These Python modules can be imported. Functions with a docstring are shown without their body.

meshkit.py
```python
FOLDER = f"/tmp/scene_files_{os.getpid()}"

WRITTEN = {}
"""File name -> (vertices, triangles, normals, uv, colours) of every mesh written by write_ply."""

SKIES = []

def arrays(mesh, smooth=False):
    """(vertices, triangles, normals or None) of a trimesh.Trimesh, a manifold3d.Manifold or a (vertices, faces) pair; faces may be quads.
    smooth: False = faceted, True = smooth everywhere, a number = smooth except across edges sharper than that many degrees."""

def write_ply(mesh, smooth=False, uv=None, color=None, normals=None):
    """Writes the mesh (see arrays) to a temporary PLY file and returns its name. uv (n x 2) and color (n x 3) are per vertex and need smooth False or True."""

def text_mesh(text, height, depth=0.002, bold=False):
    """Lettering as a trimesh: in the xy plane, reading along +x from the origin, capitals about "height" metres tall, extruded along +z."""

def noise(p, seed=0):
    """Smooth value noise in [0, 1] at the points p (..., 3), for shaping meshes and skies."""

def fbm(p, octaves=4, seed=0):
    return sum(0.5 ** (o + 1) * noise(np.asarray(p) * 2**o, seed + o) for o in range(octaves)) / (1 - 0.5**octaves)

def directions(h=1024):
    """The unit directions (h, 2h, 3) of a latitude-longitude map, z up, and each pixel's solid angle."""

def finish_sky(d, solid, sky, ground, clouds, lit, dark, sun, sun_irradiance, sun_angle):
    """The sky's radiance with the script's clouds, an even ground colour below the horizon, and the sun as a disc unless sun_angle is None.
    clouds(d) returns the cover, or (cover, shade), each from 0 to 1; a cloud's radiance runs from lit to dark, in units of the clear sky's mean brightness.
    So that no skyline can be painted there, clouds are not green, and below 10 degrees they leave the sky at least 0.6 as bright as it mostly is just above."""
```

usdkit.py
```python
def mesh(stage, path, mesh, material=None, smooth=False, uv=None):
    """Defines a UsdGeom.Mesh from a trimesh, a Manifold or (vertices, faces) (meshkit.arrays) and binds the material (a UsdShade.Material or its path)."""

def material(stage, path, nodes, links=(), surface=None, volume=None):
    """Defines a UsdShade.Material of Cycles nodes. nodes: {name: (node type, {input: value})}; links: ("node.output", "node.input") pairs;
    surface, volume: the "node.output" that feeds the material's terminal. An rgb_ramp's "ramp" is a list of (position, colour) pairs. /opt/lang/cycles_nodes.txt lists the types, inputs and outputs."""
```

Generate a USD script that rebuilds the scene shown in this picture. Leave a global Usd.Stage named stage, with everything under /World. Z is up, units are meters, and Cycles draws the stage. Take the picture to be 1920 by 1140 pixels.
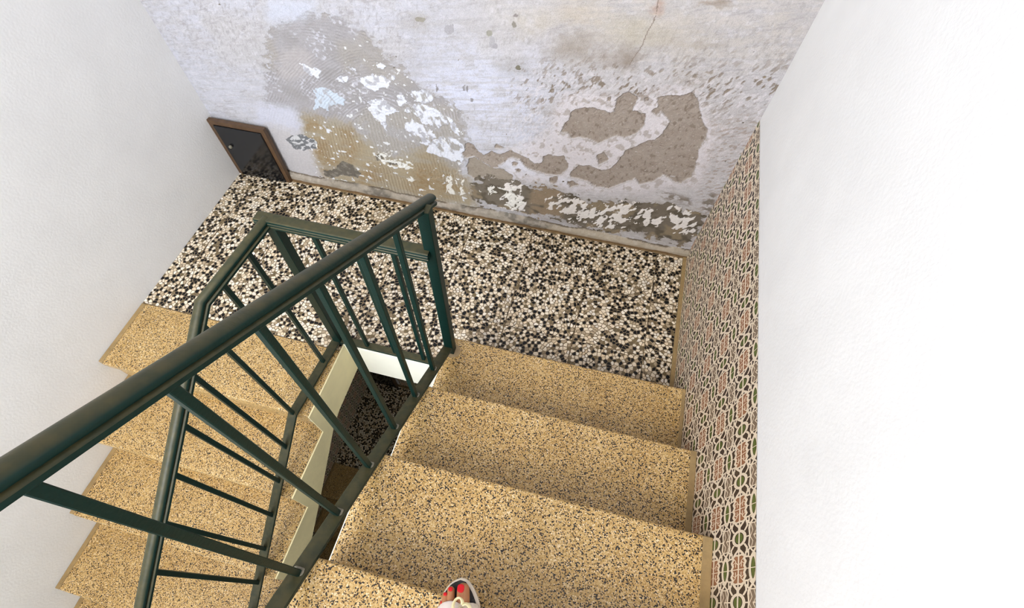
import math
import numpy as np
import shapely
import shapely.affinity as aff
import trimesh
import manifold3d as m3
from scipy.spatial import Voronoi
from shapely.geometry import Polygon, LineString, Point, box as sbox
from shapely.ops import unary_union
from pxr import Usd, UsdGeom, UsdLux, UsdShade, Sdf, Gf, Vt
import usdkit
from meshkit import fbm, noise

stage = Usd.Stage.CreateInMemory()
UsdGeom.SetStageUpAxis(stage, 'Z')
UsdGeom.SetStageMetersPerUnit(stage, 1.0)
UsdGeom.Xform.Define(stage, '/World')
UsdGeom.Scope.Define(stage, '/World/Looks')

# ------------------------------------------------------------------ camera
CAM = np.array([0.47438321, -0.83359684, 1.92186029])
YAW, PITCH, ROLL, FPX = -0.26611822, 1.02174038, -0.01333045, 950.0
FW = np.array([math.sin(YAW) * math.cos(PITCH), math.cos(YAW) * math.cos(PITCH), -math.sin(PITCH)])
_rt = np.array([math.cos(YAW), -math.sin(YAW), 0.0])
_up = np.cross(_rt, FW)
RT = math.cos(ROLL) * _rt + math.sin(ROLL) * _up
UP = -math.sin(ROLL) * _rt + math.cos(ROLL) * _up
cam = UsdGeom.Camera.Define(stage, '/World/camera')
cam.CreateHorizontalApertureAttr(36.0)
cam.CreateFocalLengthAttr(36.0 * FPX / 1920.0)
cam.CreateClippingRangeAttr(Gf.Vec2f(0.02, 100.0))
_m = Gf.Matrix4d(*RT, 0, *UP, 0, *(-FW), 0, *CAM, 1)
UsdGeom.Xformable(cam).AddTransformOp().Set(_m)
EXPOSURE = -0.42
cam.CreateExposureAttr(EXPOSURE)


def proj(P):
    d = np.asarray(P, float) - CAM
    z = d @ FW
    return 960 + FPX * (d @ RT) / z, 570 - FPX * (d @ UP) / z


def ray(px, axis, val):
    """the point of the plane (axis = val) that shows at the pixel px"""
    D = FW * FPX + RT * (px[0] - 960) - UP * (px[1] - 570)
    return CAM + (val - CAM[axis]) / D[axis] * D


# ------------------------------------------------------------------ light: overcast sky outside, a stair window behind, a roof light
dome = UsdLux.DomeLight.Define(stage, '/World/sky')
dome.CreateColorAttr(Gf.Vec3f(0.86, 0.93, 1.0))
dome.CreateIntensityAttr(0.6)


def rect_light(name, loc, rot, w, h, color, power):
    l = UsdLux.RectLight.Define(stage, '/World/' + name)
    l.CreateWidthAttr(w)
    l.CreateHeightAttr(h)
    l.CreateColorAttr(Gf.Vec3f(*color))
    l.CreateIntensityAttr(power)
    x = UsdGeom.Xformable(l)
    x.AddTranslateOp().Set(Gf.Vec3d(*loc))
    x.AddRotateXYZOp().Set(Gf.Vec3f(*rot))
    return l


# daylight entering by the window of the half landing (behind the viewer), facing +y
rect_light('window_daylight', (-0.60, -3.30, 2.75), (90, 0, 0), 1.4, 1.3, (0.76, 0.86, 1.0), 34.0)
# daylight under the glazed roof light over the stairwell, facing down
rect_light('roof_daylight', (-0.60, -2.72, 3.56), (0, 0, 0), 1.4, 0.8, (1.0, 0.92, 0.80), 34.0)

# the same window one storey down, lighting the well from below
rect_light('lower_window_daylight', (-0.62, -3.30, -0.10), (90, 0, 0), 1.3, 1.2, (0.74, 0.86, 1.0), 11.0)

# ------------------------------------------------------------------ helpers: prims
_used = {}


def path_for(name, parent='/World'):
    n = _used.get((parent, name), 0)
    _used[(parent, name)] = n + 1
    return f'{parent}/{name}' if n == 0 else f'{parent}/{name}_{n:03d}'


def tag(p, label=None, category=None, group=None, kind=None):
    p = p.GetPrim() if hasattr(p, 'GetPrim') else p
    for k, v in (('label', label), ('category', category), ('group', group), ('kind', kind)):
        if v:
            p.SetCustomDataByKey(k, v)
    return p


def thing(name, label=None, category=None, loc=(0, 0, 0), group=None, kind=None):
    x = UsdGeom.Xform.Define(stage, path_for(name))
    x.AddTranslateOp().Set(Gf.Vec3d(*loc))
    tag(x, label, category, group, kind)
    x._loc = np.array(loc, float)
    return x


LOC = {}


def part(name, mesh, mat, parent=None, smooth=False, kind=None, label=None, color=None):
    """one Mesh prim; the vertices are given in world coordinates and stored relative to the thing's base"""
    pp = '/World' if parent is None else str(parent.GetPath())
    path = path_for(name, pp)
    root = '/'.join(pp.split('/')[:3])
    off = np.zeros(3)
    rp = stage.GetPrimAtPath(root)
    if parent is not None and rp.IsA(UsdGeom.Xform):
        off = np.array(UsdGeom.Xformable(rp).GetLocalTransformation().ExtractTranslation())
    if hasattr(mesh, 'to_mesh'):
        q = mesh.to_mesh()
        mesh = (np.array(q.vert_properties[:, :3]), np.array(q.tri_verts))
    elif hasattr(mesh, 'faces'):
        mesh = (np.array(mesh.vertices), np.array(mesh.faces))
    v, f = np.asarray(mesh[0], float) - off, np.asarray(mesh[1])
    g = usdkit.mesh(stage, path, (v, f), M[mat] if isinstance(mat, str) else mat, smooth=smooth)
    if color is not None:
        pv = UsdGeom.PrimvarsAPI(g).CreatePrimvar('tint', Sdf.ValueTypeNames.Color3fArray, 'vertex')
        pv.Set(Vt.Vec3fArray.FromNumpy(np.asarray(color, np.float32)))
    tag(g, label, None, None, kind)
    return g


def lin(c):
    c = np.asarray(c, float) / 255.0
    return np.where(c <= 0.04045, c / 12.92, ((c + 0.055) / 1.055) ** 2.4)


# ------------------------------------------------------------------ helpers: meshes
def bx(x0, x1, y0, y1, z0, z1, r=0.0):
    if r <= 0:
        b = trimesh.creation.box([x1 - x0, y1 - y0, z1 - z0])
        b.apply_translation([(x0 + x1) / 2, (y0 + y1) / 2, (z0 + z1) / 2])
        return b
    v = np.array([[x, y, z] for x in (x0, x1) for y in (y0, y1) for z in (z0, z1)], float)
    pts = []
    c = np.array([(x0 + x1) / 2, (y0 + y1) / 2, (z0 + z1) / 2])
    for p in v:
        s = np.sign(c - p)
        for k in range(3):
            q = p.copy()
            for j in range(3):
                if j != k:
                    q[j] += s[j] * r
            pts.append(q)
    return m3.Manifold.hull_points(np.array(pts))


def sweep(profile, path, up=(0, 0, 1)):
    """closed profile polygon (list of (side, up)) swept along a polyline, mitred at its bends, capped"""
    path = np.asarray(path, float)
    prof = np.asarray(profile, float)
    n = len(path)
    d = np.diff(path, axis=0)
    d /= np.linalg.norm(d, axis=1, keepdims=True)
    rings = []
    for i in range(n):
        a = d[max(i - 1, 0)]
        b = d[min(i, n - 2)]
        t = a + b
        t /= np.linalg.norm(t)
        side = np.cross(a, up)
        side /= np.linalg.norm(side)
        u = np.cross(side, a)
        P = path[i] + prof[:, :1] * side + prof[:, 1:] * u
        # slide each profile point along a onto the mitre plane through path[i] with normal t
        k = ((path[i] - P) @ t) / (a @ t)
        rings.append(P + k[:, None] * a)
    V = np.vstack(rings)
    m = len(prof)
    F = []
    for i in range(n - 1):
        for j in range(m):
            j2 = (j + 1) % m
            F += [[i * m + j, i * m + j2, (i + 1) * m + j2], [i * m + j, (i + 1) * m + j2, (i + 1) * m + j]]
    tri = trimesh.creation.triangulate_polygon(Polygon(prof), engine='earcut')
    tv, tf = np.asarray(tri[0]), np.asarray(tri[1])
    # map the triangulation's vertices back to the profile's
    idx = np.array([int(np.argmin(((prof - p) ** 2).sum(1))) for p in tv])
    for t in idx[tf]:
        F.append([t[0], t[1], t[2]])
        F.append([(n - 1) * m + t[0], (n - 1) * m + t[2], (n - 1) * m + t[1]])
    mm = trimesh.Trimesh(V, F, process=False)
    if mm.volume < 0:
        mm.invert()
    return mm


def prism(poly_xy, axis, a, b):
    """a 2-D polygon extruded from a to b along an axis; axis 'x': polygon in (y, z)"""
    e = trimesh.creation.extrude_polygon(Polygon(poly_xy) if not isinstance(poly_xy, Polygon) else poly_xy, b - a, engine='earcut')
    v = np.array(e.vertices)
    if axis == 'x':
        v = np.stack([v[:, 2] + a, v[:, 0], v[:, 1]], 1)
    elif axis == 'z':
        v = v + [0, 0, a]
    return trimesh.Trimesh(v, e.faces, process=False)


def cat(*ms):
    out = []
    for q in ms:
        if hasattr(q, 'to_mesh'):
            w = q.to_mesh()
            q = trimesh.Trimesh(np.array(w.vert_properties[:, :3]), np.array(w.tri_verts), process=False)
        out.append(q)
    return trimesh.util.concatenate(out)


# ------------------------------------------------------------------ materials
M = {}


def mat(name, nodes, links, surface):
    M[name] = usdkit.material(stage, '/World/Looks/' + name, nodes, links, surface=surface)


def plain(name, color, rough=0.5, nscale=0, amt=0.0, bump=0.0, bscale=300, spec=0.5, extra=None, color2=None):
    nodes = {'p': ('principled_bsdf', {'base_color': tuple(color), 'roughness': rough, 'specular_ior_level': spec, **(extra or {})}), 'g': ('geometry', {})}
    links = []
    if nscale:
        c2 = color2 if color2 is not None else tuple(np.asarray(color) * (1 - amt))
        nodes['n'] = ('noise_texture', {'scale': nscale, 'detail': 4.0, 'roughness': 0.6})
        nodes['r'] = ('rgb_ramp', {'ramp': [(0.32, tuple(c2)), (0.68, tuple(color))]})
        links += [('g.position', 'n.vector'), ('n.fac', 'r.fac'), ('r.color', 'p.base_color')]
    if bump:
        nodes['bn'] = ('noise_texture', {'scale': bscale, 'detail': 3.0})
        nodes['b'] = ('bump', {'strength': 0.6, 'distance': bump})
        links += [('g.position', 'bn.vector'), ('bn.fac', 'b.height'), ('b.normal', 'p.normal')]
    mat(name, nodes, links, 'p.BSDF')


def terrazzo(name, tones, scale, rough=0.34):
    """fine cast terrazzo: grains of several tones in cement"""
    nodes = {
        'g': ('geometry', {}),
        'v': ('voronoi_texture', {'scale': scale, 'feature': 'f1', 'randomness': 1.0}),
        's': ('separate_color', {}),
        'r': ('rgb_ramp', {'ramp': tones, 'interpolate': False}),
        'e': ('voronoi_texture', {'scale': scale, 'feature': 'distance_to_edge', 'randomness': 1.0}),
        'er': ('rgb_ramp', {'ramp': [(0.0, (0.72, 0.68, 0.62)), (0.10, (1, 1, 1))]}),
        'mx': ('mix', {'mix_type': 'multiply', 'fac': 1.0}),
        'n': ('noise_texture', {'scale': 9.0, 'detail': 4.0}),
        'nr': ('rgb_ramp', {'ramp': [(0.3, (0.86, 0.82, 0.74)), (0.7, (1, 1, 1))]}),
        'my': ('mix', {'mix_type': 'multiply', 'fac': 1.0}),
        'p': ('principled_bsdf', {'roughness': rough, 'specular_ior_level': 0.45}),
    }
    links = [('g.position', 'v.vector'), ('g.position', 'e.vector'), ('g.position', 'n.vector'), ('v.color', 's.color'), ('s.r', 'r.fac'), ('e.distance', 'er.fac'),
             ('r.color', 'mx.color1'), ('er.color', 'mx.color2'), ('n.fac', 'nr.fac'), ('mx.color', 'my.color1'), ('nr.color', 'my.color2'), ('my.color', 'p.base_color')]
    mat(name, nodes, links, 'p.BSDF')


def painted(name, rough, bump=0.0, bscale=400, fine=0.0, spec=0.3):
    """colour from the mesh's own tint primvar, with a fine grain and relief"""
    nodes = {'a': ('attribute', {'attribute': 'tint'}), 'g': ('geometry', {}), 'p': ('principled_bsdf', {'roughness': rough, 'specular_ior_level': spec})}
    links = []
    if fine:
        nodes['n'] = ('noise_texture', {'scale': bscale, 'detail': 3.0})
        nodes['r'] = ('rgb_ramp', {'ramp': [(0.3, (1 - fine,) * 3), (0.6, (1, 1, 1))]})
        nodes['m'] = ('mix', {'mix_type': 'multiply', 'fac': 1.0})
        links += [('g.position', 'n.vector'), ('n.fac', 'r.fac'), ('a.color', 'm.color1'), ('r.color', 'm.color2'), ('m.color', 'p.base_color')]
    else:
        links += [('a.color', 'p.base_color')]
    if bump:
        nodes['bn'] = ('noise_texture', {'scale': bscale, 'detail': 4.0})
        nodes['b'] = ('bump', {'strength': 0.7, 'distance': bump})
        links += [('g.position', 'bn.vector'), ('bn.fac', 'b.height'), ('b.normal', 'p.normal')]
    mat(name, nodes, links, 'p.BSDF')


terrazzo('step_terrazzo', [(0, (0.016, 0.012, 0.010)), (0.17, (0.11, 0.060, 0.022)), (0.215, (0.46, 0.285, 0.092)), (0.42, (0.58, 0.380, 0.145)), (0.68, (0.64, 0.45, 0.205)), (0.88, (0.74, 0.56, 0.32)), (0.96, (0.82, 0.68, 0.46))], 370.0)
terrazzo('tile_terrazzo', [(0, (0.06, 0.045, 0.03)), (0.14, (0.17, 0.12, 0.065)), (0.5, (0.26, 0.19, 0.11)), (0.8, (0.40, 0.31, 0.19))], 330.0, 0.38)
plain('chip_white', (0.82, 0.73, 0.59), 0.3, 60, 0.14, color2=(0.74, 0.61, 0.44))
plain('chip_black', (0.006, 0.006, 0.007), 0.3, spec=0.25)
plain('chip_brown', (0.17, 0.125, 0.065), 0.34, 90, 0.3)
plain('chip_tan', (0.46, 0.36, 0.24), 0.33, 90, 0.2)
painted('chip_mixed', 0.3, fine=0.12, spec=0.25)
plain('mortar', (0.40, 0.28, 0.15), 0.8, 25, 0.35, bump=0.002, bscale=150)
plain('pale_mortar', (0.36, 0.24, 0.10), 0.7, 25, 0.3, bump=0.002, bscale=150)
plain('dirt_joint', (0.13, 0.075, 0.025), 0.9, 40, 0.6, color2=(0.30, 0.20, 0.10))
plain('cream_paint', (0.86, 0.75, 0.44), 0.55, 7, 0.14, bump=0.0015, bscale=60)
plain('white_fascia', (0.92, 0.88, 0.74), 0.5, 9, 0.05, bump=0.001, bscale=60)
plain('white_wall', (0.80, 0.79, 0.78), 0.7, 5, 0.06, bump=0.001, bscale=120)
plain('broken_plaster', (0.80, 0.80, 0.78), 0.9, 90, 0.5, bump=0.003, bscale=200)
painted('wall_plaster', 0.75, bump=0.0022, bscale=330, fine=0.15)
painted('wallpaper_print', 0.42, spec=0.4)
plain('brown_wood', (0.10, 0.05, 0.02), 0.45, 30, 0.4)
plain('black_gloss', (0.006, 0.006, 0.007), 0.12)
mat('green_paint', {
    'g': ('geometry', {}), 'sx': ('separate_xyz', {}),
    'n': ('noise_texture', {'scale': 45.0, 'detail': 4.0}),
    'nr': ('rgb_ramp', {'ramp': [(0.35, (0, 0, 0)), (0.65, (1, 1, 1))]}),
    'up': ('map_range', {'from_min': 0.35, 'from_max': 0.8, 'to_min': 0.0, 'to_max': 1.0, 'clamp': True}),
    'dm': ('math', {'math_type': 'multiply', 'value2': 0.9}),
    'dn': ('math', {'math_type': 'multiply_add', 'value2': 0.4, 'value3': 0.6}),
    'dd': ('math', {'math_type': 'multiply'}),
    'm': ('mix', {'color1': (0.003, 0.020, 0.016), 'color2': (0.070, 0.060, 0.028)}),
    'b': ('bump', {'strength': 0.5, 'distance': 0.0006}), 'bn': ('noise_texture', {'scale': 160.0, 'detail': 2.0}),
    'p': ('principled_bsdf', {'roughness': 0.40, 'specular_ior_level': 0.2})},
    [('g.normal', 'sx.vector'), ('sx.z', 'up.value'), ('g.position', 'n.vector'), ('n.fac', 'nr.fac'), ('nr.color', 'dn.value1'), ('up.result', 'dm.value1'), ('dm.value', 'dd.value1'), ('dn.value', 'dd.value2'),
     ('dd.value', 'm.fac'), ('m.color', 'p.base_color'), ('g.position', 'bn.vector'), ('bn.fac', 'b.height'), ('b.normal', 'p.normal')], 'p.BSDF')
plain('weld', (0.20, 0.18, 0.13), 0.6, 200, 0.4)
plain('skin', (0.40, 0.165, 0.065), 0.5, 60, 0.12, extra={'subsurface_weight': 0.15, 'subsurface_scale': 0.004})
plain('nail_red', (0.55, 0.002, 0.008), 0.25, spec=0.3, extra={'coat_weight': 0.15})
plain('sole_white', (0.62, 0.53, 0.42), 0.6, 200, 0.12)
plain('insole_black', (0.010, 0.009, 0.008), 0.7)
plain('strap_white', (0.74, 0.64, 0.58), 0.5)
plain('strap_cream', (0.76, 0.66, 0.38), 0.4)
plain('trouser_cloth', (0.05, 0.06, 0.09), 0.9, 300, 0.3)

# ------------------------------------------------------------------ dimensions (metres)
H, D = 0.175, 0.2782            # riser, going
XR, LEAN = 0.8963, 0.034        # right wall (leans outwards a little)
YB = 0.765                      # back wall
XL = -1.44                      # left wall
XS = -0.481                     # right face of the left flight
YE = -0.070                     # landing edge at the well
ZL = -2.80                      # the landing one storey down
YF = -3.40                      # wall behind the viewer
ZC = 3.60                       # ceiling
ZB = ZL - 8 * H - 0.45          # bottom of the well


def xr(z):
    return XR + LEAN * z


# ------------------------------------------------------------------ setting: plain walls
def wall(name, meshes, m, label=None):
    w = thing(name, label, None, kind='structure')
    part('masonry', cat(*meshes), m, w)
    return w


wr = thing('wall_right', 'wall on the right, printed wallpaper below white paint', None, kind='structure')
T = 0.12
zz = [ZL, 0, ZC]
v = []
part('masonry', prism([(YF, ZL), (YB + T, ZL), (YB + T, ZC), (YF, ZC)], 'x', 0, T), 'white_wall', wr)
g = stage.GetPrimAtPath('/World/wall_right/masonry')
pts = np.array(UsdGeom.Mesh(g).GetPointsAttr().Get())
pts[:, 0] += np.where(pts[:, 2] < 0, XR, XR + LEAN * pts[:, 2])
# (the lean starts at the floor: split at z = 0)
low = prism([(YF, ZB), (YB + T, ZB), (YB + T, 0), (YF, 0)], 'x', XR, XR + T)
hi = prism([(YF, 0), (YB + T, 0), (YB + T, ZC), (YF, ZC)], 'x', 0, T)
hv = np.array(hi.vertices)
hv[:, 0] += xr(hv[:, 2])
allm = cat(low, trimesh.Trimesh(hv, hi.faces, process=False))
UsdGeom.Mesh(g).GetPointsAttr().Set(Vt.Vec3fArray.FromNumpy(np.asarray(allm.vertices, np.float32)))
UsdGeom.Mesh(g).GetFaceVertexCountsAttr().Set(Vt.IntArray.FromNumpy(np.full(len(allm.faces), 3, np.int32)))
UsdGeom.Mesh(g).GetFaceVertexIndicesAttr().Set(Vt.IntArray.FromNumpy(np.asarray(allm.faces, np.int32).ravel()))

wl = thing('wall_left', 'white wall beyond the left flight, printed wallpaper on its lowest storey', None, kind='structure')
part('masonry', bx(XL - T, XL, YF, YB + T, ZB, ZC), 'white_wall', wl)
wf = thing('wall_front', 'white wall of the half landing behind the viewer, with a window opening', None, kind='structure')
part('masonry', cat(bx(XL, XR + T, YF - T, YF, ZB, 2.05), bx(XL, XR + T, YF - T, YF, 3.45, ZC), bx(XL, -1.25, YF - T, YF, 2.05, 3.45), bx(0.35, XR + T, YF - T, YF, 2.05, 3.45)), 'white_wall', wf)
wc = thing('ceiling', 'white ceiling around the roof light', None, kind='structure')
part('plaster', cat(bx(XL - T, XR + 0.3, YF - T, -3.15, ZC, ZC + T), bx(XL - T, XR + 0.3, -1.75, YB + T, ZC, ZC + T), bx(XL - T, -1.30, -3.15, -1.75, ZC, ZC + T), bx(0.20, XR + 0.3, -3.15, -1.75, ZC, ZC + T)), 'white_wall', wc)

# ------------------------------------------------------------------ back wall: flaking plaster, in layers
def sm(a, b, x):
    t = np.clip((x - a) / (b - a), 0, 1)
    return t * t * (3 - 2 * t)


def paint_wall(X, Z):
    """tint (sRGB 0..255 of the material itself) and relief (metres) of the plaster at wall coordinates X, Z.
    U, V: the same coordinates unrolled to the scale at which the stains were measured."""
    w_ = -0.13724890 * X + -0.85301759 * Z + 2.50940094
    U = (787.559557 * X + -825.505765 * Z + 2368.312594) / w_
    V = (122.648364 * X + -981.964033 * Z + 1032.753619) / w_
    n3 = lambda sx, sz, seed, o=3, rot=0.0: fbm(np.stack([(X * math.cos(rot) + Z * math.sin(rot)) * sx, np.full_like(X, 3.7 + seed), (-X * math.sin(rot) + Z * math.cos(rot)) * sz], -1), o, seed)
    big = n3(4, 4, 1, 4)
    mid = n3(18, 18, 2, 4)
    fin = n3(60, 60, 3, 3)
    gr = n3(140, 140, 4, 3)
    brush = n3(9, 95, 5, 4, 0.16)
    slant = n3(135, 42, 6, 3, -0.5)          # short steep strokes
    slant2 = n3(100, 36, 7, 3, -0.55)
    wob = n3(45, 45, 8, 4) - 0.5
    wob2 = n3(45, 45, 9, 4) - 0.5
    wob3 = n3(120, 120, 10, 2) - 0.5
    sU, sV = U + wob * 9, V + wob2 * 9

    def inside(pts, a, b):
        pg = Polygon(pts).buffer(0)
        x0, y0, x1, y1 = pg.bounds
        out = np.zeros(a.shape, bool)
        k = (a > x0) & (a < x1) & (b > y0) & (b < y1)
        out[k] = shapely.contains_xy(pg, a[k], b[k])
        return out

    def soft(pts, amp):
        """share of 0..1 that fades across the outline, over about amp pixels"""
        s = 0.0
        for k in range(9):
            t = k * 2.399
            r = amp * math.sqrt((k + 0.5) / 9)
            s = s + inside(pts, U + wob * amp * 1.6 + r * math.cos(t), V + wob2 * amp * 1.6 + r * math.sin(t))
        return s / 9.0

    C = np.empty(X.shape + (3,))
    Dp = np.zeros(X.shape)

    def put(mask, col, amt=1.0):
        w = (np.asarray(mask, float) * amt)[..., None]
        C[:] = C * (1 - w) + np.asarray(col, float) * w

    # limewash: cooler in the middle, buff towards the upper right
    C[:] = (208, 206, 213)
    put(np.exp(-((U - 860) / 170) ** 2 - ((V - 200) / 110) ** 2), (226, 228, 246), 0.85)
    t = sm(960, 1150, U) * 0.6 + sm(150, 0, V) * sm(780, 1000, U) * 0.6
    put(np.clip(t, 0, 1), (214, 205, 198), 0.8)
    put(sm(0.50, 0.62, big) * sm(420, 0, V), (203, 194, 182), 0.35)
    put(sm(0.50, 0.62, brush), (196, 191, 192), 0.55)
    put(sm(0.52, 0.62, mid), (202, 197, 197), 0.45)
    put(sm(0.54, 0.66, gr) * sm(0.40, 0.56, mid), (176, 170, 168), 0.45)
    put(sm(0.58, 0.68, fin), (228, 225, 230), 0.4)
    put(sm(0.60, 0.68, n3(24, 170, 18, 3, 0.28)) * sm(0.42, 0.58, mid), (168, 162, 164), 0.45)
    put(sm(0.60, 0.68, n3(150, 30, 19, 3, -0.2)) * sm(0.45, 0.6, big), (172, 166, 162), 0.4)
    # buff and grey clouds
    for (cx, cy, rx, ry, col, a) in [(1090, 25, 70, 34, (208, 190, 162), .5), (1190, 60, 90, 44, (200, 188, 162), .55), (1085, 90, 70, 40, (168, 156, 142), .95), (1165, 108, 50, 34, (160, 147, 134), .95),
                                     (1234, 18, 16, 20, (192, 152, 128), .6), (1345, 8, 55, 8, (160, 142, 122), .7), (1315, 85, 60, 8, (172, 160, 146), .55), (1000, 40, 50, 36, (206, 192, 168), .5),
                                     (890, 40, 90, 50, (196, 190, 188), .5), (965, 130, 46, 28, (170, 166, 162), .5), (790, 42, 60, 36, (184, 178, 174), .6), (1300, 150, 50, 16, (168, 154, 138), .45), (1270, 60, 70, 60, (208, 196, 178), .35),
                                     (800, 120, 70, 40, (196, 194, 200), .5), (1245, 250, 200, 120, (208, 196, 190), .35)]:
        r = np.hypot((U + wob * 30 - cx) / rx, (V + wob2 * 30 - cy) / ry)
        put(sm(1.15, 0.2, r) * np.clip(0.35 + 1.4 * (mid - 0.25), 0, 1), col, a)
    # dark pits and short strokes in the roughcast zone on the right
    zone = sm(20, 100, V) * sm(350, 240, V) * sm(950, 1050, U + V * 0.2)
    core = np.exp(-((V - 165) / 45.0) ** 2) * zone
    st = sm(0.575, 0.65, slant) * zone * (0.35 + 0.65 * core)
    st2 = sm(0.60, 0.655, slant2) * core
    put(sm(0.55, 0.63, n3(130, 42, 16, 3, -0.5)) * zone * sm(100, 160, V), (238, 231, 234), 0.55)
    st = st * sm(0.36, 0.56, n3(13, 13, 14, 3))
    put(st, (160, 147, 135), 0.7)
    put(st2, (134, 118, 100), 0.8)
    Dp -= 0.0018 * np.clip(st + st2, 0, 1)
    rz = sm(1290, 1330, U) * sm(190, 240, V) * sm(440, 400, V)
    put(sm(0.55, 0.64, n3(70, 120, 17, 3, 0.5)) * rz, (176, 160, 148), 0.7)
    put(sm(0.58, 0.66, slant) * sm(960, 640, U) * sm(230, 60, V), (172, 166, 166), 0.5)
    # small scars
    for (cx, cy, rx, ry, col) in [(917, 63, 7, 6, (160, 158, 142)), (922, 78, 6, 10, (184, 180, 182)), (928, 86, 5, 4, (172, 168, 170)), (968, 29, 4, 4, (146, 138, 134)), (963, 46, 3, 6, (146, 140, 126)), (842, 55, 10, 8, (178, 174, 176)),
                                  (788, 36, 10, 5, (160, 154, 138)), (972, 126, 4, 4, (116, 110, 90)), (861, 214, 4, 8, (150, 145, 138)), (819, 165, 2, 7, (136, 130, 128)), (870, 165, 2, 6, (150, 145, 145)), (876, 167, 2, 6, (140, 135, 135)), (885, 187, 3, 3, (150, 145, 145))]:
        put(np.hypot((sU - cx) / rx, (sV - cy) / ry) < 1, col, 0.85)
    # combed putty, upper left
    G = [(500, 60), (530, 45), (560, 38), (588, 22), (612, 24), (640, 34), (668, 46), (690, 66), (704, 84), (725, 92), (735, 115), (762, 125), (772, 145), (792, 165), (815, 182), (828, 204), (858, 184), (868, 225), (872, 270), (868, 330), (500, 330)]
    fG = soft(G, 26)
    mG = sm(0.0, 0.22, fG - np.where(V < 150, 0.12 + 0.55 * n3(48, 48, 20, 4), 0.35))
    ph = np.where(V + 0.25 * (U - 600) < 105 + 40 * (big - .5), np.hypot(U - 560, V - 330), np.hypot(U - 700, V - 260))
    comb = np.sin(ph * 2 * np.pi / 5.6 + 3 * (mid - .5) + 5 * wob) * np.clip(0.2 + 2.2 * (n3(26, 26, 28, 3) - 0.32), 0, 1)
    put(mG, (178, 173, 174))
    put(fG * (1 - mG), (194, 190, 193), 0.5)
    put(mG * sm(0.44, 0.62, mid), (168, 163, 162), 0.8)
    put(mG * sm(0.46, 0.60, big), (178, 170, 160), 0.7)
    put(mG * sm(0.1, 0.9, comb) * sm(0.42, 0.58, n3(9, 9, 21, 3)), (200, 196, 202), 0.75)
    put(mG * sm(-0.2, -0.9, comb) * sm(0.42, 0.6, n3(11, 11, 25, 3)), (152, 147, 148), 0.5)
    put(mG * sm(0.57, 0.63, n3(80, 80, 22, 3)) * sm(.48, .6, n3(10, 10, 23)), (216, 213, 222), 0.8)
    put(soft([(525, 95), (560, 88), (590, 108), (578, 142), (540, 152), (525, 150)], 10), (196, 188, 186), 0.7)
    put(soft([(532, 0), (590, 0), (600, 18), (570, 36), (545, 38), (532, 44), (500, 44), (500, 0)], 14), (213, 215, 228), 0.8)
    Dp -= mG * (0.0012 - 0.0006 * comb)
    # ribbed plaster, vertical comb marks
    R = [(655, 235), (690, 205), (720, 212), (765, 200), (790, 205), (825, 215), (860, 240), (872, 275), (866, 300), (850, 340), (800, 330), (690, 300)]
    fR = soft(R, 10)
    mR = fR > 0.5
    rib = np.sin((U * 1.30 - V * 0.34) * 0.8 + 4 * wob)
    put(fR, (175, 168, 160))
    put(fR * sm(-0.1, 0.9, rib), (194, 188, 184), 0.5)
    put(fR * sm(0.5, 0.6, n3(14, 14, 26, 3)), (184, 180, 182), 0.6)
    Dp -= mR * (0.0014 - 0.0006 * rib)
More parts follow.
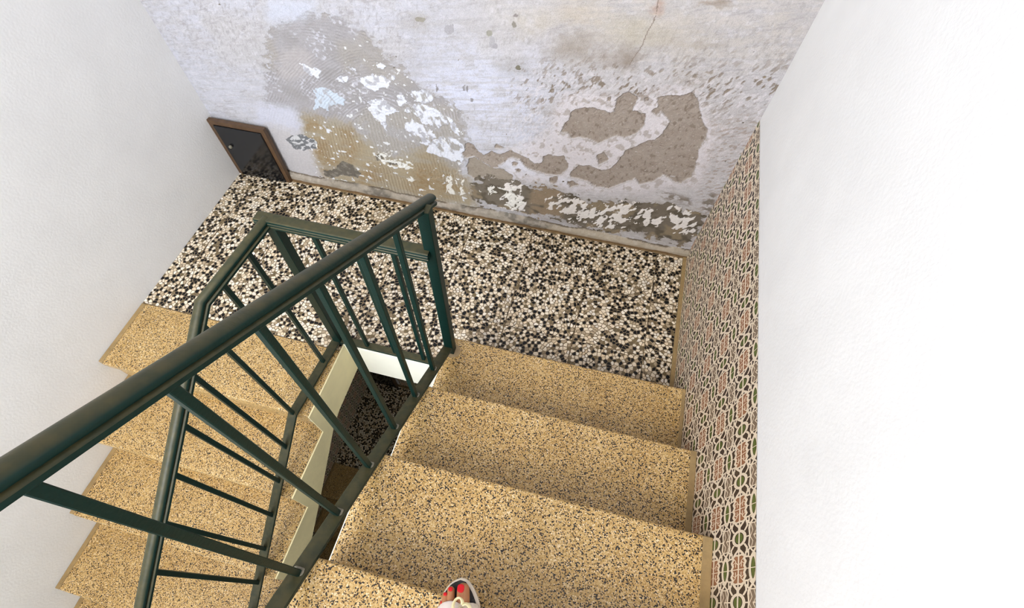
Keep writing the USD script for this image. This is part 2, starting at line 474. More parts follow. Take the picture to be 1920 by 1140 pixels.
    # ochre stains above the floor
    O = [(562, 212), (585, 215), (605, 228), (628, 225), (650, 232), (668, 252), (690, 268), (712, 290), (738, 300), (780, 285), (808, 272), (822, 300), (850, 320), (885, 340), (895, 392), (760, 372), (640, 352), (590, 330), (580, 290), (566, 262)]
    fO = soft(O, 12)
    put(fO, (180, 167, 142))
    stain = np.zeros(X.shape)
    for (cx, cy, rx, ry) in [(585, 232, 26, 20), (655, 247, 22, 22), (600, 280, 30, 32), (655, 285, 24, 30), (690, 330, 34, 28), (795, 340, 40, 40), (838, 345, 40, 30), (620, 310, 40, 22)]:
        stain = np.maximum(stain, np.exp(-((U + wob * 26 - cx) / rx) ** 2 - ((V + wob2 * 26 - cy) / ry) ** 2))
    put(fO * stain, (166, 144, 112), 0.85)
    put(fO * sm(0.5, 1.0, stain) * sm(0.45, 0.6, fin), (152, 122, 82), 0.5)
    put(fO * sm(0.50, 0.64, n3(8, 24, 33, 3)), (178, 170, 156), 0.6)
    rib2 = np.sin((U * 1.42 - V * 0.40) * 0.8 + 3 * wob)
    rz2 = fO * sm(0.42, 0.56, n3(8, 8, 34, 3))
    put(rz2 * sm(0.2, 0.9, -rib2), (134, 110, 84), 0.35)
    put(rz2 * sm(0.4, 0.9, rib2), (196, 182, 158), 0.25)
    Dp -= fO * (0.0012 - 0.0005 * rib2)
    # whitish patch low on the far left, with a bare grey spot
    put(soft([(480, 195), (560, 212), (565, 250), (585, 275), (592, 300), (612, 345), (480, 360)], 10), (206, 200, 200))
    put(soft([(480, 192), (552, 202), (566, 232), (560, 250), (520, 235), (480, 235)], 10), (214, 214, 228), 0.8)
    m = inside([(536, 262), (548, 254), (566, 253), (588, 261), (594, 272), (592, 280), (570, 283), (555, 281), (541, 270)], sU, sV)
    put(m, (124, 124, 126))
    put(m & (n3(46, 90, 41, 3, 0.5) > 0.55), (216, 214, 214))
    Dp -= 0.002 * m
    # lime paint still hanging on the putty and the ribs
    F = [[(588, 168), (602, 163), (618, 168), (634, 178), (650, 190), (642, 198), (625, 196), (612, 206), (600, 200), (590, 208), (593, 185)],
         [(676, 145), (690, 141), (702, 143), (712, 142), (722, 148), (731, 156), (728, 164), (712, 166), (700, 172), (688, 164), (680, 158)],
         [(690, 190), (705, 183), (722, 190), (735, 200), (750, 208), (735, 214), (722, 218), (725, 247), (719, 238), (712, 226), (700, 220), (694, 212)],
         [(770, 170), (795, 168), (818, 184), (800, 195), (775, 190)],
         [(760, 205), (780, 194), (800, 198), (818, 203), (832, 216), (840, 232), (825, 242), (800, 232), (785, 222)],
         [(756, 232), (770, 226), (785, 232), (802, 238), (814, 255), (800, 277), (785, 264), (770, 255)],
         [(745, 180), (755, 178), (762, 192), (752, 200), (745, 194)], [(798, 282), (812, 262), (830, 256), (850, 260), (872, 275), (868, 304), (850, 302), (825, 294)],
         [(707, 120), (722, 122), (720, 130), (708, 128)], [(735, 142), (742, 145), (740, 152), (734, 150)], [(660, 128), (666, 130), (664, 135), (659, 133)], [(560, 118), (585, 128), (600, 135), (597, 150), (585, 142), (570, 132)], [(628, 146), (652, 142), (650, 152), (635, 152)],
         [(835, 215), (850, 225), (862, 250), (858, 262), (846, 240)], [(606, 234), (613, 242), (620, 250), (612, 247)]]
    for k, poly in enumerate(F):
        m = inside(poly, U + wob * 16, V + wob2 * 16)
        put(m, (242, 243, 252) if k else (214, 224, 236))
        put(m * sm(0.54, 0.62, n3(50, 36, 50 + k, 3)), (186, 183, 188), 0.8)
        put(m * sm(0.54, 0.62, n3(60, 20, 70 + k, 3, 0.25)) * (U > 740), (176, 170, 164), 0.9)
        Dp += 0.0016 * m
    specks = (n3(60, 50, 61, 3) > 0.685) & (((mG > 0.6) & (U > 640)) | mR | (fO > 0.6)) & (V > 60)
    put(specks, (238, 237, 238))
    Dp += 0.001 * specks
    # bare render where the coat has come off: two big scars and a ribbon between them
    k = 3.1667
    A = [(640, 600), (690, 560), (730, 550), (780, 580), (765, 610), (745, 660), (825, 680), (820, 740), (770, 790), (740, 805), (700, 820), (660, 805), (590, 830), (545, 855), (500, 830), (440, 815), (385, 825), (360, 790), (320, 785), (340, 745), (370, 705), (385, 665), (450, 640), (520, 645), (600, 670), (635, 665), (650, 600)]
    B = [(895, 585), (960, 568), (1040, 570), (1100, 550), (1130, 585), (1145, 650), (1165, 730), (1195, 770), (1180, 820), (1140, 890), (1130, 960), (1100, 1050), (1040, 1080), (1000, 1050), (930, 1040), (860, 1080), (790, 1095), (760, 1060), (700, 1085), (600, 1120), (540, 1110), (480, 1080), (440, 1065), (380, 1050), (385, 1020), (430, 985), (490, 985), (560, 1015), (620, 1000), (660, 960), (690, 920), (710, 890), (780, 865), (830, 835), (880, 830), (930, 790), (970, 725), (940, 690), (915, 660), (890, 690), (860, 670), (870, 650), (900, 640)]
    A = [(950 + a / k, b / k) for a, b in A]
    B = [(950 + a / k, b / k) for a, b in B]
    k = 6.704
    q = lambda pts: [(830 + a / k, 260 + b / k) for a, b in pts]
    S = q([(285, 70), (330, 50), (390, 75), (400, 120), (450, 170), (510, 210), (560, 190), (620, 155), (680, 190), (740, 200), (800, 165), (850, 150), (930, 180), (1000, 220), (1070, 250), (1110, 290), (1150, 320), (1240, 310), (1275, 270), (1250, 235), (1340, 205), (1440, 230), (1530, 220), (1550, 285), (1585, 320), (1570, 385), (1500, 440), (1430, 470), (1330, 455), (1200, 415), (1060, 375), (1010, 320), (970, 260), (880, 235), (810, 245), (790, 290), (700, 330), (690, 360), (610, 370), (550, 320), (480, 290), (420, 245), (380, 225), (320, 240), (270, 240), (235, 190), (280, 150)])
    L2 = q([(330, 250), (400, 240), (610, 370), (760, 385), (830, 440), (880, 470), (870, 540), (780, 550), (640, 500), (540, 460), (420, 520), (330, 450), (300, 350)])
    small = [q(p) for p in ([(650, 95), (680, 60), (720, 90), (775, 110), (720, 130), (655, 120)], [(870, 310), (900, 290), (940, 310), (920, 340), (880, 335)], [(920, 385), (945, 372), (985, 400), (960, 425), (925, 410)], [(1340, 490), (1440, 480), (1450, 520), (1400, 570), (1350, 550)],
                            [(1600, 440), (1640, 400), (1700, 390), (1720, 480), (1620, 480)], [(1560, 550), (1640, 530), (1720, 580), (1600, 610)], [(1030, 455), (1060, 440), (1050, 470)])]
    small += [[(950 + a / 3.1667, b / 3.1667) for a, b in p] for p in ([(535, 925), (575, 905), (605, 950), (545, 980)], [(360, 1080), (400, 1075), (410, 1100), (370, 1105)], [(940, 1040), (1060, 1070), (1040, 1090), (990, 1080)], [(600, 580), (622, 580), (618, 605), (600, 605)], [(820, 585), (845, 580), (840, 605), (820, 605)])]
    # flaky lime around the scars
    ring = soft([(1045, 185), (1110, 170), (1200, 190), (1260, 165), (1300, 168), (1345, 250), (1315, 345), (1200, 362), (1080, 358), (960, 335), (940, 290), (1030, 250)], 12)
    put(ring, (236, 228, 231), 0.75)
    put(ring * sm(0.56, 0.64, n3(60, 40, 83, 3, -0.3)), (182, 170, 162), 0.7)
    put(soft([(860, 290), (890, 300), (930, 300), (960, 320), (1010, 330), (1060, 350), (1080, 360), (1080, 330), (1020, 330), (985, 300)], 8), (234, 233, 243), 0.75)
    bare = np.zeros(X.shape, bool)
    rim = np.zeros(X.shape)
    for poly in [A, B, S, L2] + small:
        bare |= inside(poly, U + wob * 5 + wob3 * 3, V + wob2 * 5)
        rim = np.maximum(rim, inside(poly, U + wob * 5 + wob3 * 3, V + wob2 * 5 - 2.2))
    put((rim > 0) & ~bare, (196, 188, 184), 0.7)
    put(bare, (172, 158, 146))
    put(bare * sm(0.42, 0.60, mid), (166, 151, 138), 0.6)
    put(bare * sm(0.45, 0.65, fin), (180, 167, 154), 0.5)
    put(bare * sm(0.60, 0.67, n3(110, 50, 81, 3)), (134, 118, 105), 0.7)
    put(bare * (n3(170, 170, 82, 2) > 0.745), (212, 203, 196), 0.7)
    Dp += np.where(bare, -0.0055 + 0.0012 * (fin - 0.5) * 2, 0)
    put(inside(L2, U + wob * 9, V + wob2 * 9), (170, 158, 142), 0.7)
    # mouldy dark band above the skirting, with lime flakes left on it
    Kp = q([(330, 760), (350, 640), (420, 560), (500, 470), (640, 510), (800, 560), (880, 540), (990, 570), (1150, 610), (1300, 620), (1420, 640), (1560, 700)])
    Kp += [(1060 + a / 6, 300 + b / 6) for a, b in [(60, 420), (130, 430), (350, 490), (520, 480), (660, 455), (820, 500), (980, 510), (1080, 480), (1220, 495), (1340, 560), (1400, 580), (1590, 620), (1520, 760), (1480, 860), (1400, 940), (1200, 920), (1000, 880), (800, 800), (620, 780), (540, 860), (420, 790), (300, 760), (60, 740)]]
    Kp += q([(1500, 1010), (1300, 980), (1100, 950), (900, 900), (700, 850), (400, 790)])
    fK = soft(Kp, 12)
    mK = fK > 0.50 + 1.6 * (n3(40, 40, 97, 4) - 0.5)
    put(fK, (150, 138, 122), 0.6)
    put(mK, (126, 115, 101))
    put(mK * sm(0.48, 0.58, n3(20, 20, 91, 3)), (100, 91, 76), 0.9)
    put(mK * sm(0.54, 0.64, n3(14, 14, 92, 3)), (158, 140, 114), 0.85)
    put(mK * sm(985, 1000, U) * sm(1062, 1045, U) * sm(0.42, 0.52, n3(16, 16, 93, 3)), (164, 143, 118), 0.85)
    for pl in ([(1228, 358), (1262, 362), (1292, 370), (1300, 388), (1270, 378), (1245, 372)], [(1318, 372), (1342, 360), (1340, 400), (1318, 400)]):
        put(soft(pl, 5) * sm(0.42, 0.56, fin), (132, 121, 108), 0.85)
    clump = np.zeros(X.shape)
    for (cx, cy, rx, ry) in [(1070, 396, 16, 15), (1100, 398, 22, 14), (1144, 402, 36, 20), (1172, 392, 22, 14), (1210, 406, 20, 13), (1236, 412, 20, 10), (1268, 408, 14, 22), (1284, 412, 16, 20), (1298, 433, 18, 7), (965, 384, 22, 16), (960, 352, 16, 8), (1040, 382, 18, 9), (1060, 375, 30, 9)]:
        clump = np.maximum(clump, np.exp(-((U - cx) / rx) ** 2 - ((V - cy) / ry) ** 2))
    fl = n3(70, 30, 94, 3, -0.5)
    flake = mK & (fl > 0.65 - 0.25 * clump) & (clump > 0.12)
    put(flake, (250, 242, 236))
    Dp += np.where(mK, np.where(flake, 0.0008, -0.0020), 0)
    for poly in [q([(560, 610), (640, 590), (670, 610), (610, 640), (690, 680), (580, 700)]), q([(690, 605), (800, 640), (790, 660), (700, 630)]), q([(450, 640), (495, 680), (485, 695), (460, 670)]), q([(840, 650), (930, 600), (945, 605), (870, 660), (930, 730), (1000, 760), (1020, 820), (920, 890), (760, 830), (850, 800), (800, 740), (700, 690), (760, 720)]),
                 q([(50, 480), (110, 480), (130, 530), (110, 600), (160, 700), (120, 700), (60, 660), (40, 690), (50, 600)]), q([(240, 520), (265, 520), (260, 560), (245, 620), (285, 690), (220, 720), (215, 650)]), q([(150, 510), (175, 510), (185, 570), (200, 610), (170, 570)])]:
        m = inside(poly, U + wob * 8, V + wob2 * 8) & (n3(80, 50, 95, 3) < 0.60)
        put(m, (248, 243, 234))
        Dp += 0.0015 * m
    # dark flakes near the floor on the left
    for poly in ([(604, 322), (628, 318), (641, 303), (655, 308), (676, 325), (672, 334), (640, 330), (625, 334), (610, 330)], [(704, 294), (712, 288), (720, 297), (716, 304), (706, 301)], [(726, 304), (745, 305), (750, 311), (730, 311)]):
        m = inside(poly, sU, sV)
        put(m, (114, 106, 95))
        put(m * sm(0.5, 0.6, fin), (148, 140, 128), .8)
        Dp -= 0.002 * m
    for poly in ([(700, 292), (715, 284), (735, 288), (724, 300), (760, 300), (775, 310), (772, 318), (745, 316), (722, 312), (712, 300)], [(770, 330), (780, 338), (772, 344), (762, 336)], [(590, 275), (596, 268), (594, 284)]):
        m = inside(poly, U + wob * 12, V + wob2 * 12) & (n3(60, 60, 98, 3) < 0.55)
        put(m, (246, 243, 236))
        Dp += 0.001 * m
    # the swelling at the foot of the wall: a rough fillet of old mortar
    top = 0.052 + 0.016 * (big - 0.5) * 2 + 0.03 * (mid - 0.5) - 0.012 * sm(-0.2, 0.7, X)
    foot = Z < top
    put(sm(top + 0.004, top - 0.006, Z), (178, 166, 150))
    put(foot * sm(0.44, 0.58, mid), (158, 147, 131), 0.8)
    put(foot * sm(0.0, 0.3, X), (192, 177, 154), 0.7)
    put(foot * sm(0.52, 0.60, n3(10, 10, 99, 3)) * (X < 0.35), (120, 112, 101), 0.8)
    put(foot * sm(0.5, 0.66, fin), (198, 186, 170), 0.5)
    Dp += 0.016 * sm(top + 0.004, top - 0.02, Z) * (0.75 + 0.5 * mid)
    crackline = np.abs(Z - top) < 0.0032
    put(crackline * sm(0.42, 0.52, n3(12, 12, 101, 2)), (100, 86, 70), 0.75)
    Dp -= 0.002 * crackline
    put(sm(0.016, 0.004, Z + 0.008 * wob), (118, 84, 48), 0.9)
    # a hairline crack
    cr = np.interp(V, [0, 40, 62, 84, 120], [1235, 1226, 1213, 1205, 1181]) + 5 * wob
    put((np.abs(U - cr) < 0.9) & (V < 122), (138, 122, 110), 0.8)
    C[:] = C * (1 + 0.12 * (gr - 0.5)[..., None])
    Dp += 0.0012 * (mid - 0.5) + 0.0008 * (fin - 0.5) + 0.004 * (big - 0.5)
    return C, Dp


def grid_axis(spans):
    out = []
    for a, b, st in spans:
        n = max(1, int(round((b - a) / st)))
        out += list(np.linspace(a, b, n, endpoint=False))
    return np.array(out + [spans[-1][1]])


gx = grid_axis([(XL, -1.22, 0.006), (-1.22, 0.935, 0.0027), (0.935, 1.03, 0.02)])
gz = grid_axis([(0.0, 1.20, 0.0027), (1.20, 1.45, 0.01), (1.45, ZC, 0.06)])
GX, GZ = np.meshgrid(gx, gz)
rgb, relief = paint_wall(GX.ravel(), GZ.ravel())
V3 = np.stack([GX.ravel(), YB - relief, GZ.ravel()], 1)
nx, nz = len(gx), len(gz)
ii = np.arange(nx * nz).reshape(nz, nx)
a, b, c, d = ii[:-1, :-1].ravel(), ii[:-1, 1:].ravel(), ii[1:, 1:].ravel(), ii[1:, :-1].ravel()
FQ = np.vstack([np.stack([a, b, c], 1), np.stack([a, c, d], 1)])
wb = thing('wall_back', 'back wall of the landing, limewashed plaster flaking off grey render', None, kind='structure')
part('plaster', (V3, FQ), 'wall_plaster', wb, smooth=True, color=lin(rgb) * 0.76)
part('masonry', bx(XL - T, XR + 0.3, YB + 0.012, YB + 0.2, ZB, ZC), 'white_wall', wb)
part('masonry', bx(XL, XR, YB, YB + 0.012, ZB, -0.17), 'white_wall', wb)

# ------------------------------------------------------------------ wallpaper
def wallpaper_cell():
    """one repeat of the print, 0.127 (y) x 0.147 m (z), as flat polygons of five inks; (0, 0) is the middle of a green oval.
    Drawn on a 180 x 515 lattice (a along z, b along y) on which all its white strokes are equally wide."""
    PA, PB = 180.0, 515.0
    cell = sbox(-PA / 2, -PB / 2, PA / 2, PB / 2)

    def ell(cx, cy, a, b, n=22, p=1.0):
        t = np.linspace(0, 2 * np.pi, n, endpoint=False)
        return Polygon(np.stack([cx + a * np.sign(np.cos(t)) * np.abs(np.cos(t)) ** p, cy + b * np.sin(t)], 1))

    def ln(pts, w):
        return LineString(pts).buffer(w / 2, quad_segs=2, cap_style='flat')

    white, green, rust, brown = [], [], [], []
    hb = PB / 2
    ha = PA / 2
    half = [(0, -112), (20, -118), (40, -104), (34, -84), (45, -58), (36, -28), (46, 0), (36, 28), (45, 58), (34, 84), (40, 104), (20, 118), (0, 112)]
    for oa in (-PA, 0, PA):
        for ob in (-PB, 0, PB):
            T_ = lambda g: aff.translate(g, oa, ob)
            W = lambda g: white.append(T_(g))
            ring = ell(0, 0, 30, 50)
            W(ell(0, 0, 48, 72).difference(ring))
            green.append(T_(ell(0, 0, 25, 43)))
            W(ln([(0, -140), (0, 140)], 9))
            for s in (-1, 1):
                W(ln([(0, s * 70), (0, s * 118)], 17))
                for e in (-1, 1):
                    W(ln([(0, s * 92), (e * 20, s * 122), (e * 36, s * 152)], 14))
                    W(ln([(e * 34, s * 54), (e * 52, s * 92), (e * 50, s * 122)], 12))
            blk = aff.translate(Polygon(half + [(-x, y) for x, y in half[-2:0:-1]]), 0, hb)
            rust.append(T_(blk))
            W(blk.buffer(7, quad_segs=2).difference(blk.buffer(-7, quad_segs=2)))
            W(ln([(0, hb - 112), (0, hb + 112)], 9))
            W(ln([(-ha, hb), (ha, hb)], 7))
            for s in (-1, 1):
                for e in (-1, 1):
                    W(ln([(e * 40, hb + s * 40), (e * 20, hb + s * 62), (e * 3, hb + s * 36)], 4.5))
                    W(ln([(e * 34, hb + s * 92), (e * 18, hb + s * 70), (e * 18, hb + s * 20)], 4.5))
            eye = ell(ha, hb, 27, 118, 22, 1.25)
            W(eye.difference(ell(ha, hb, 13, 86, 18, 1.25)))
            green.append(T_(ell(ha, hb, 11, 78, 16)))
            for s in (-1, 1):
                W(ln([(ha - s * 18, hb + s * 70), (ha, hb + s * 118), (ha + s * 24, hb + s * 168), (ha + s * 26, hb + s * 200)], 13))
                W(ln([(ha + s * 18, hb + s * 96), (ha - s * 10, hb + s * 140), (ha - s * 25, hb + s * 176)], 9))
            br = Polygon([(ha - 27, -70), (ha - 20, -98), (ha + 20, -98), (ha + 27, -70), (ha + 22, 0), (ha + 27, 70), (ha + 20, 98), (ha - 20, 98), (ha - 27, 70), (ha - 22, 0)])
            brown.append(T_(br))
            W(br.buffer(5, quad_segs=2).difference(br.buffer(-4, quad_segs=2)))
            for u in (-12, 10):
                W(ln([(ha + u, -95), (ha + u + 9, -50), (ha + u - 7, -8), (ha + u + 8, 40), (ha + u - 4, 95)], 4))
            W(ln([(-ha, 0), (-44, 0)], 11))
            W(ln([(44, 0), (ha, 0)], 11) if False else ln([(44, 0), (ha - 20, 0)], 11))
            for e in (-1, 1):
                for s in (-1, 1):
                    ka, kb = e * 53, s * 146
                    W(sbox(ka - 13, kb - 25, ka + 13, kb + 25).difference(sbox(ka - 4, kb - 11, ka + 4, kb + 11)))
                    W(ln([(ka + e * 10, kb + s * 20), (ka + e * 30, kb + s * 34)], 12))
                    W(ln([(ka, kb - s * 22), (ka + e * 16, kb - s * 44)], 11))
    white = unary_union(white).intersection(cell).simplify(0.9)
    left = cell.difference(white)
    inks = [(white, (222, 206, 182))]
    for grp, col in ((green, (84, 98, 44)), (rust, (148, 100, 70)), (brown, (124, 106, 88))):
        g_ = unary_union(grp).intersection(left)
        inks.append((g_, col))
        left = left.difference(g_)
    inks.append((left, (58, 46, 40)))
    return [(aff.affine_transform(g_, [0, 0.127 / PB, 0.147 / PA, 0, 0, 0]), c_) for g_, c_ in inks]


INKS = wallpaper_cell()
PW, PH = 0.127, 0.147


def tris(geom):
    out = []
    for g_ in getattr(geom, 'geoms', [geom]):
        if g_.geom_type == 'Polygon' and g_.area > 2e-8:
            tv, tf = trimesh.creation.triangulate_polygon(g_, engine='earcut')
            out.append(np.asarray(tv)[np.asarray(tf)])
    return np.concatenate(out) if out else np.zeros((0, 3, 2))


CELL = [(tris(g_), c_) for g_, c_ in INKS]


def paper(region, y0, z0):
    """the print over a (y, z) region; (y0, z0) is the middle of one oval. Returns triangles (n, 3, 2) and colours (n, 3)"""
    bnd = region.bounds
    tt, cc = [], []
    for i in range(int(math.floor((bnd[0] - y0) / PW)) - 1, int(math.ceil((bnd[2] - y0) / PW)) + 2):
        for j in range(int(math.floor((bnd[1] - z0) / PH)) - 1, int(math.ceil((bnd[3] - z0) / PH)) + 2):
            ox, oy = y0 + i * PW, z0 + j * PH
            cb = sbox(ox - PW / 2, oy - PH / 2, ox + PW / 2, oy + PH / 2)
            if not region.intersects(cb):
                continue
            whole = region.contains(cb)
            for (t_, col), (g_, _) in zip(CELL, INKS):
                q_ = t_ + [ox, oy] if whole else tris(aff.translate(g_, ox, oy).intersection(region))
                if len(q_):
                    tt.append(q_)
                    cc.append(np.repeat([col], len(q_), 0))
    return np.concatenate(tt), np.concatenate(cc)


def paper_mesh(t, cols, xfun, flip):
    P = t.reshape(-1, 2)
    V = np.stack([xfun(P[:, 1]), P[:, 0], P[:, 1]], 1)
    F = np.arange(len(V)).reshape(-1, 3)
    n = np.cross(V[F[:, 1]] - V[F[:, 0]], V[F[:, 2]] - V[F[:, 0]])[:, 0]
    bad = (n > 0) != flip
    F[bad] = F[bad][:, ::-1]
    return (V, F), np.repeat(lin(cols), 3, 0)


steps_outline = [(YB, 0.0), (YB, 0.772), (-1.05, 0.772)] + [(-1.05, 4 * H - 0.03), (-3 * D - 0.0, 4 * H - 0.03), (-3 * D, 3 * H - 0.03), (-2 * D, 3 * H - 0.03), (-2 * D, 2 * H - 0.03), (-D, 2 * H - 0.03), (-D, H - 0.03), (0, H - 0.03), (0, 0)]
t_, c_ = paper(Polygon(steps_outline).buffer(0), -0.4430, 0.5390)
pm, pc = paper_mesh(t_, c_, lambda z: xr(z) - 0.0012, False)
part('wallpaper', pm, 'wallpaper_print', wr, color=pc, label='printed wallpaper of white knotwork with rust and green motifs')
t_, c_ = paper(sbox(-2.4, ZL - 1.2, YB, ZL + 0.95), 0.05, ZL + 0.05)
pm, pc = paper_mesh(t_, c_, lambda z: np.full_like(z, XL + 0.0012), True)
part('wallpaper', pm, 'wallpaper_print', wl, color=pc, label='same printed wallpaper on the storey below')


def paper_back(x0, x1, z0, z1):
    t_, c_ = paper(sbox(x0, z0, x1, z1), 0.0, z0 + 0.05)
    P = t_.reshape(-1, 2)
    V = np.stack([P[:, 0], np.full(len(P), YB - 0.0012), P[:, 1]], 1)
    F = np.arange(len(V)).reshape(-1, 3)
    n = np.cross(V[F[:, 1]] - V[F[:, 0]], V[F[:, 2]] - V[F[:, 0]])[:, 1]
    F[n > 0] = F[n > 0][:, ::-1]
    return (V, F), np.repeat(lin(c_), 3, 0)


pm, pc = paper_back(-1.13, 0.2, ZL, ZL + 0.7)
part('wallpaper', pm, 'wallpaper_print', wb, color=pc, label='printed wallpaper on the storey below')

# ------------------------------------------------------------------ floors: terrazzo tiles with marble chips
rng = np.random.default_rng(7)


def poisson(x0, x1, y0, y1, rads, r):
    pts = []
    cell = min(rads) / 1.5
    grid = {}
    area = (x1 - x0) * (y1 - y0)
    for rad in rads:
        for _ in range(int(area / rad ** 2 * 2.4)):
            p = (x0 + (x1 - x0) * r.random(), y0 + (y1 - y0) * r.random())
            gi, gj = int(p[0] / cell), int(p[1] / cell)
            k = int(rad / cell) + 1
            ok = True
            for i in range(gi - k, gi + k + 1):
                for j in range(gj - k, gj + k + 1):
                    for q in grid.get((i, j), ()):
                        if (q[0] - p[0]) ** 2 + (q[1] - p[1]) ** 2 < rad * rad:
                            ok = False
                            break
                    if not ok:
                        break
                if not ok:
                    break
            if ok:
                grid.setdefault((gi, gj), []).append(p)
                pts.append(p)
    return np.array(pts)


def tile_chips(w, h, r):
    """chips of one tile (0..w, 0..h) as convex-ish outlines"""
    p = poisson(-0.02, w + 0.02, -0.02, h + 0.02, (0.0265, 0.0175, 0.0105), r)
    ang = r.random() * np.pi
    vor = Voronoi(p)
    lim = sbox(0.0004, 0.0004, w - 0.0004, h - 0.0004)
    out = []
    for reg in vor.point_region:
        reg = vor.regions[reg]
        if -1 in reg or len(reg) < 3:
            continue
        if r.random() < 0.03:
            continue
        pg = Polygon(vor.vertices[reg]).intersection(lim)
        if pg.is_empty or pg.area < 2.2e-5:
            continue
        gap = 0.0007 + 0.0009 * r.random()
        c = pg.centroid
        pg = aff.rotate(aff.scale(aff.rotate(pg, np.degrees(ang), origin=c), 1.0, 0.84 + 0.16 * r.random(), origin=c), -np.degrees(ang), origin=c).buffer(-gap)
        if r.random() < 0.4:
            pg = pg.buffer(-0.0012).buffer(0.0012, quad_segs=2)
        pg = pg.simplify(0.0004)
        if pg.geom_type == 'Polygon' and pg.area > 1.2e-5:
            q = np.array(pg.exterior.coords)[:-1]
            out.append(q if Polygon(q).exterior.is_ccw else q[::-1])
    return out


def chip_mesh(polys, z, t=0.0005):
    V, F, n = [], [], 0
    for q in polys:
        m = len(q)
        c = q.mean(0)
        top = np.c_[c + (q - c) * 0.965, np.full(m, z + t)]
        bot = np.c_[q, np.full(m, z - 0.0002)]
        V += [top, bot]
        for i in range(1, m - 1):
            F.append((n, n + i, n + i + 1))
        for i in range(m):
            j = (i + 1) % m
            F += [(n + i, n + m + i, n + m + j), (n + i, n + m + j, n + j)]
        n += 2 * m
    return np.vstack(V), np.array(F)


VARIANTS = [tile_chips(0.299, 0.299, np.random.default_rng(100 + k)) for k in range(7)]
XT = [XR - 0.026 - 0.11] + [0.76 - 0.3 * k for k in range(1, 8)]


def tile_rects():
    xs = [XR - 0.017, 0.76, 0.46, 0.16, -0.14, -0.44, XS, -0.74, -1.04, -1.34, XL]
    ys = [YE + 0.004, 0.19, 0.47, YB - 0.022]
    out = []
    for i in range(len(xs) - 1):
        for j in range(len(ys) - 1):
            x0, x1, y0, y1 = xs[i + 1], xs[i], ys[j], ys[j + 1]
            if j == 0 and x0 > -0.02 and x1 > 0:
                y0 = -0.02 + 0.004
            if j == 0 and x0 < 0 < x1:
                y0 = YE + 0.004
            if j == 0 and x1 <= XS + 1e-6:
                y0 = -0.102
            out.append((x0, x1, y0, y1))
    return out


def make_floor(name, z, label, singles):
    fl = thing(name, label, None, kind='structure')
    part('screed', cat(bx(XL, XR, YE, YB, z - 0.245, z - 0.004), bx(XL, XS, -0.1025, YE, z - 0.12, z - 0.004)), 'mortar', fl)
    chips = []
    for n, (x0, x1, y0, y1) in enumerate(tile_rects()):
        g_ = 0.0005
        part('floor_tile', bx(x0 + g_, x1 - g_, y0 + g_, y1 - g_, z - 0.006, z + 0.0002 * ((n * 7) % 3), 0.0008), 'tile_terrazzo', fl)
        polys = VARIANTS[(n * 5 + 2) % len(VARIANTS)]
        lim = sbox(x0 + 0.0009, y0 + 0.0009, x1 - 0.0009, y1 - 0.0009)
        k = n % 4
        for q in polys:
            q = q - 0.1495
            q = {0: q, 1: q[:, ::-1][::-1] * [1, 1], 2: -q, 3: (q * [1, -1])[::-1]}[k] + 0.1495
            q = q + [x1 - 0.2995, y1 - 0.2995]
            if q[:, 0].min() > lim.bounds[0] and q[:, 1].min() > lim.bounds[1] and q[:, 0].max() < lim.bounds[2] and q[:, 1].max() < lim.bounds[3]:
                chips.append(q)
            else:
                pg = Polygon(q).intersection(lim)
                if pg.geom_type == 'Polygon' and pg.area > 0.5e-5:
                    w = np.array(pg.exterior.coords)[:-1]
                    chips.append(w if pg.exterior.is_ccw else w[::-1])
    if singles:
        ctr = np.array([np.r_[q.mean(0), z] for q in chips])
        area = np.array([Polygon(q).area for q in chips])
        u, v_ = proj(ctr)
        dist2 = ((ctr - CAM) ** 2).sum(1)
        size = area * (CAM[2] - z) / dist2 ** 1.5
        size[(u < 535) | (u > 1385) | (v_ < 0) | (v_ > 1140)] = 0
        order = np.argsort(-size)
        big = order[:300]
        rest = order[300:]
        r = np.random.default_rng(5)
        for i in big:
            kind = r.choice(['chip_white', 'chip_black', 'chip_brown', 'chip_tan'], p=[0.58, 0.27, 0.06, 0.09])
            part('marble_chip', chip_mesh([chips[i]], z), str(kind), fl)
        chips = [chips[i] for i in rest]
    r = np.random.default_rng(11)
    tone = np.array([(0.006, 0.006, 0.007), (0.17, 0.125, 0.065), (0.46, 0.36, 0.24), (0.74, 0.60, 0.42), (0.82, 0.72, 0.57), (0.84, 0.77, 0.66)])
    pick = r.choice(6, len(chips), p=[0.31, 0.06, 0.08, 0.15, 0.24, 0.16])
    part('marble_chips', chip_mesh(chips, z), 'chip_mixed', fl, kind='stuff', color=np.repeat(tone[pick] * r.uniform(0.85, 1.1, (len(chips), 1)), [2 * len(q) for q in chips], 0))
    # worn mortar along the right wall and the dirty joint along the back wall
    part('mortar_strip', bx(XR - 0.0175, XR - 0.0005, -0.02, YB - 0.014, z - 0.006, z + 0.003, 0.0015), 'pale_mortar', fl)
    part('dirty_joint', bx(XL, XR - 0.018, YB - 0.0225, YB - 0.002, z - 0.006, z + 0.0012), 'dirt_joint', fl)
    return fl


make_floor('floor', 0.0, 'landing floor of chipped black and white terrazzo tiles', True)
make_floor('floor_001', ZL, 'dark landing floor one storey below', False)

